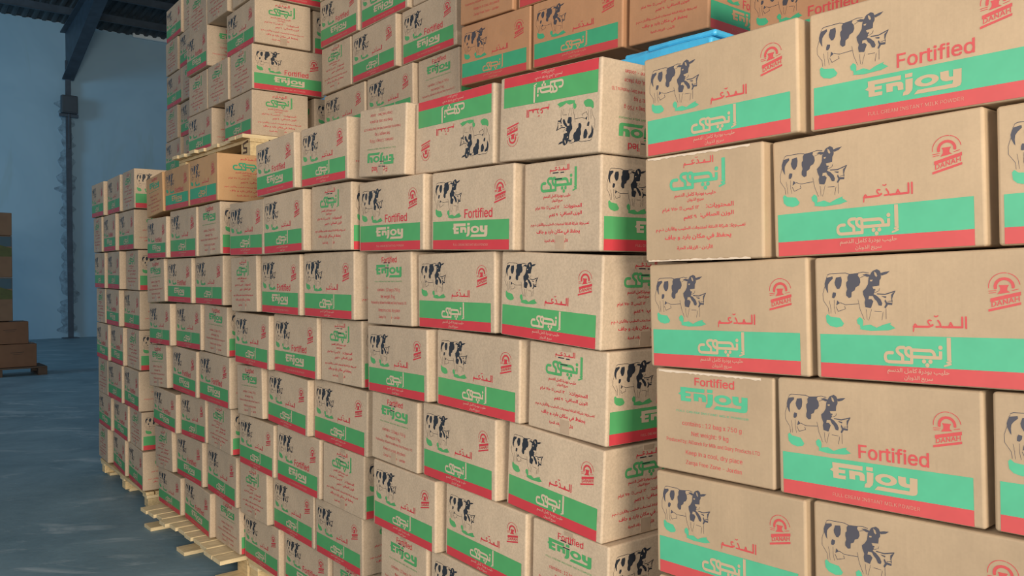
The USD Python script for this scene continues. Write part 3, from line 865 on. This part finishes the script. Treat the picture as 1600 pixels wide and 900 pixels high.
SL = math.tan(math.radians(8.5))
put("flange", lb(-0.058, 0.058, 0.16, 0.175, 0.02, 6.4), "steel", cp_)
put("web", lb(-0.008, 0.008, 0.0, 0.16, 0.2, 6.9), "steel", cp_)
put("base_plate", lb(-0.16, 0.16, 0.001, 0.26, 0.001, 0.02), "steel", cp_)
rs = np.random.default_rng(3)
pts = [(-0.13 + 0.06 * rs.normal(), z) for z in np.linspace(0.1, 5.6, 60)] + [(0.11 + 0.05 * rs.normal(), z) for z in np.linspace(5.6, 0.1, 60)]
patch = trimesh.creation.extrude_polygon(Polygon(pts).buffer(0).buffer(0.03).buffer(-0.05).buffer(0.03), 0.012, engine="earcut")
v = patch.vertices.copy()
patch.vertices = np.stack([v[:, 0], v[:, 2] + 0.0005, v[:, 1]], -1)
patch.invert()
put("cement_fillet", patch, "cement_patch", cp_)


def prism(profile, a0, a1):
    """A profile in (out from wall, z) carried along the wall from a0 to a1."""
    m = trimesh.creation.extrude_polygon(Polygon(profile), a1 - a0, engine="earcut")
    v = m.vertices.copy()
    m.vertices = np.stack([v[:, 2] + a0, v[:, 0], v[:, 1]], -1)
    return m


raf = xform("ceiling_beam", mat4(wd_, wn_, [0, 0, 1], P0))
tag(raf, "dark steel roof rafter with a deep haunch over the column", "rafter", kind="structure")
top = lambda n: WH - 0.15 + SL * n
put("haunch", prism([(0.0, 5.9), (0.17, 6.0), (3.4, top(3.4) - 0.42), (3.4, top(3.4) - 0.03), (0.0, top(0) - 0.03)], -0.01, 0.01), "steel", str(raf.GetPath()))
put("lower_flange", prism([(0.16, 5.96), (3.4, top(3.4) - 0.44), (12, top(12) - 0.44), (12, top(12) - 0.415), (3.4, top(3.4) - 0.415), (0.16, 5.985)], -0.12, 0.12), "steel", str(raf.GetPath()))
put("web", prism([(3.4, top(3.4) - 0.42), (12, top(12) - 0.42), (12, top(12) - 0.03), (3.4, top(3.4) - 0.03)], -0.01, 0.01), "steel", str(raf.GetPath()))
put("upper_flange", prism([(0, top(0) - 0.03), (12, top(12) - 0.03), (12, top(12) - 0.005), (0, top(0) - 0.005)], -0.12, 0.12), "steel", str(raf.GetPath()))
for n in (0.95, 2.1, 3.25, 4.75, 6.25, 7.75):
    p_ = xform("ceiling_beam", mat4(wd_, wn_, [0, 0, 1], P0))
    tag(p_, "steel roof purlin running along the end wall under the sheets", "purlin", "steel roof purlins", "structure")
    z = top(n)
    put("web", lb(-9, 9, n - 0.006, n + 0.006, z - 0.003, z + 0.17), "steel", str(p_.GetPath()))
    put("flange", lb(-9, 9, n, n + 0.07, z - 0.009, z), "steel", str(p_.GetPath()))
# corrugated sheeting
na, nn = 720, 2
a = np.linspace(-9, 9, na)
prof = 0.022 * np.clip(np.sin(a * 2 * math.pi / 0.2) * 2.2, -1, 1)
n_ = np.array([-0.05, 12.0])
V = np.array([[aa, n, top(n) + 0.2 + pz + dz] for dz in (0, 0.004) for n in n_ for aa, pz in zip(a, prof)])
F = []
for L_ in range(2):
    b0 = L_ * 2 * na
    for i in range(na - 1):
        q = [b0 + i, b0 + i + 1, b0 + na + i + 1, b0 + na + i]
        F.append(q if L_ else q[::-1])
roof = put("ceiling", (V, np.array(F)), "roof_sheet")
roof.AddTransformOp().Set(mat4(wd_, wn_, [0, 0, 1], P0))
tag(roof, "dark corrugated roof sheeting above the end wall", "roof", kind="structure")
eav = put("trim_1", wallbox(2.0 - 0.55, 2.0 + 1.0, 0.0, 0.09, WH - 0.02, WH + 0.10, 0.03), "foil_gap_light")  # pale strip painted for daylight through the eave gap and its foil
tag(eav, "white foil strip with eave gap daylight put into its colour, beside the rafter", "filler strip", kind="structure")

jb = xform("junction_box", mat4(wd_, wn_, [0, 0, 1], P0 + wn_ * 0.18))
tag(jb, "dark grey electrical box fixed on the steel column", "electrical box")
J = str(jb.GetPath())
put("body", lb(-0.17, 0.17, 0.0, 0.16, 5.17, 5.58, 0.02), "junction_grey", J)
put("lid", lb(-0.15, 0.15, 0.16, 0.18, 5.2, 5.55, 0.008), "junction_grey", J)
put("conduit", trimesh.creation.cylinder(0.02, 0.8, sections=12, transform=trimesh.transformations.translation_matrix([0.0, 0.05, 4.77])), "steel", J, 40)
put("bracket", lb(-0.2, 0.2, 0.02, 0.05, 5.10, 5.17), "steel", J)

# ------------------------------------------------------------------ other cartons far away on the aisle's far side
far0 = np.array([-7.28, 11.97, 0.0])


def farbox(name, a0, a1, n0, z0, z1, depth, card, label, print_bands=False):
    o = far0 + wd_ * ((a0 + a1) / 2) - wn_ * (n0 + depth / 2)
    x = xform(name, mat4(wd_, -wn_, [0, 0, 1], o + np.array([0, 0, z0])))
    tag(x, label, "box", "cardboard boxes by the end wall")
    P = str(x.GetPath())
    w, h = a1 - a0 - 0.01, z1 - z0 - 0.004
    put("body", rbox(w, depth, h, 0.008, 8), card, P, 40)
    f = -depth / 2
    if print_bands:
        t = trimesh.creation.box([w * 0.97, 0.001, h * 0.24])
        t.apply_translation([0, f - 0.0008, h * 0.86])
        put("sky_band", t, "sky_blue_print", P)
        hill = Polygon([(-w * .485, h * .5), (w * .485, h * .5), (w * .485, h * .70), (w * .2, h * .78), (-w * .1, h * .69), (-w * .35, h * .74), (-w * .485, h * .70)])
        v, ff, _ = flat([hill])
        put("meadow_print", (np.stack([v[:, 0], np.full(len(v), f - 0.0014), v[:, 1]], -1), ff), "meadow_print", P)
    else:
        v, ff, _ = flat([stroke([(-w * .18, h * .63), (w * .16, h * .65)], h * .03), stroke([(-w * .12, h * .56), (w * .12, h * .57)], h * .02)])
        put("printed_line", (np.stack([v[:, 0], np.full(len(v), f - 0.0006), v[:, 1]], -1), ff), "dark_ink", P)
    t = trimesh.creation.box([w, 0.05, 0.0006])
    t.apply_translation([0, 0, h + 0.0002])
    put("tape", t, "tape", P)


def fu(x, y=580):
    """distance along the far row for a pixel column at its front plane"""
    X = (x - CX) / FPX
    return (X * far0[1] - far0[0]) / (wd_[0] - X * wd_[1])


z = 0.13
e58, e46, e23 = fu(58), fu(46), fu(22)
hb = 0.335
farbox("cardboard_box", e58 - 0.5, e58, 0.05, z, z + hb, 0.4, "brown_card", "brown cardboard box at the pallet's end, lowest row by the end wall")
farbox("cardboard_box", e58 - 1.01, e58 - 0.51, 0.05, z, z + hb, 0.4, "brown_card", "brown cardboard box cut off by the picture's edge, lowest row")
farbox("cardboard_box", e46 - 0.48, e46, 0.07, z + hb, z + 2 * hb - 0.01, 0.4, "brown_card", "brown cardboard box alone on the second row by the tall boxes")
zz = z + 2 * hb
farbox("cardboard_box", e46 - 0.98, e46 - 0.49, 0.07, z + hb, z + 2 * hb - 0.01, 0.4, "brown_card", "brown cardboard box under the tall column of printed boxes")
z1 = zz
for hgt, lab in ((0.63, "printed cardboard box with blue sky and meadow, lowest of the tall column"), (0.60, "printed cardboard box with blue sky and meadow, middle of the tall column"), (0.62, "plain-fronted cardboard box on top of the tall column")):
    top_one = lab.startswith("plain")
    farbox("cardboard_box", e23 - 0.55, e23, 0.09, z1, z1 + (0.33 if top_one else hgt), 0.42, "brown_card_pale", lab, not top_one)
    z1 += hgt
o = far0 + wd_ * (e58 - 1.15)
pl = xform("wooden_pallet", mat4(wd_, -wn_, [0, 0, 1], o))
tag(pl, "dark weathered pallet under the brown boxes by the end wall", "pallet")
P = str(pl.GetPath())
for i in range(5):
    put("deck_board", pbox(1.27, 0.095, 0.022, (0, i * 0.12, 0.105)), "dark_wood", P)
for bx in (0, 0.58, 1.15):
    for by in (0.0, 0.48):
        put("block", pbox(0.12, 0.09, 0.083, (bx, by, 0.021)), "dark_wood", P)
    put("bottom_board", pbox(0.12, 0.57, 0.02, (bx, 0, 0.0)), "dark_wood", P)
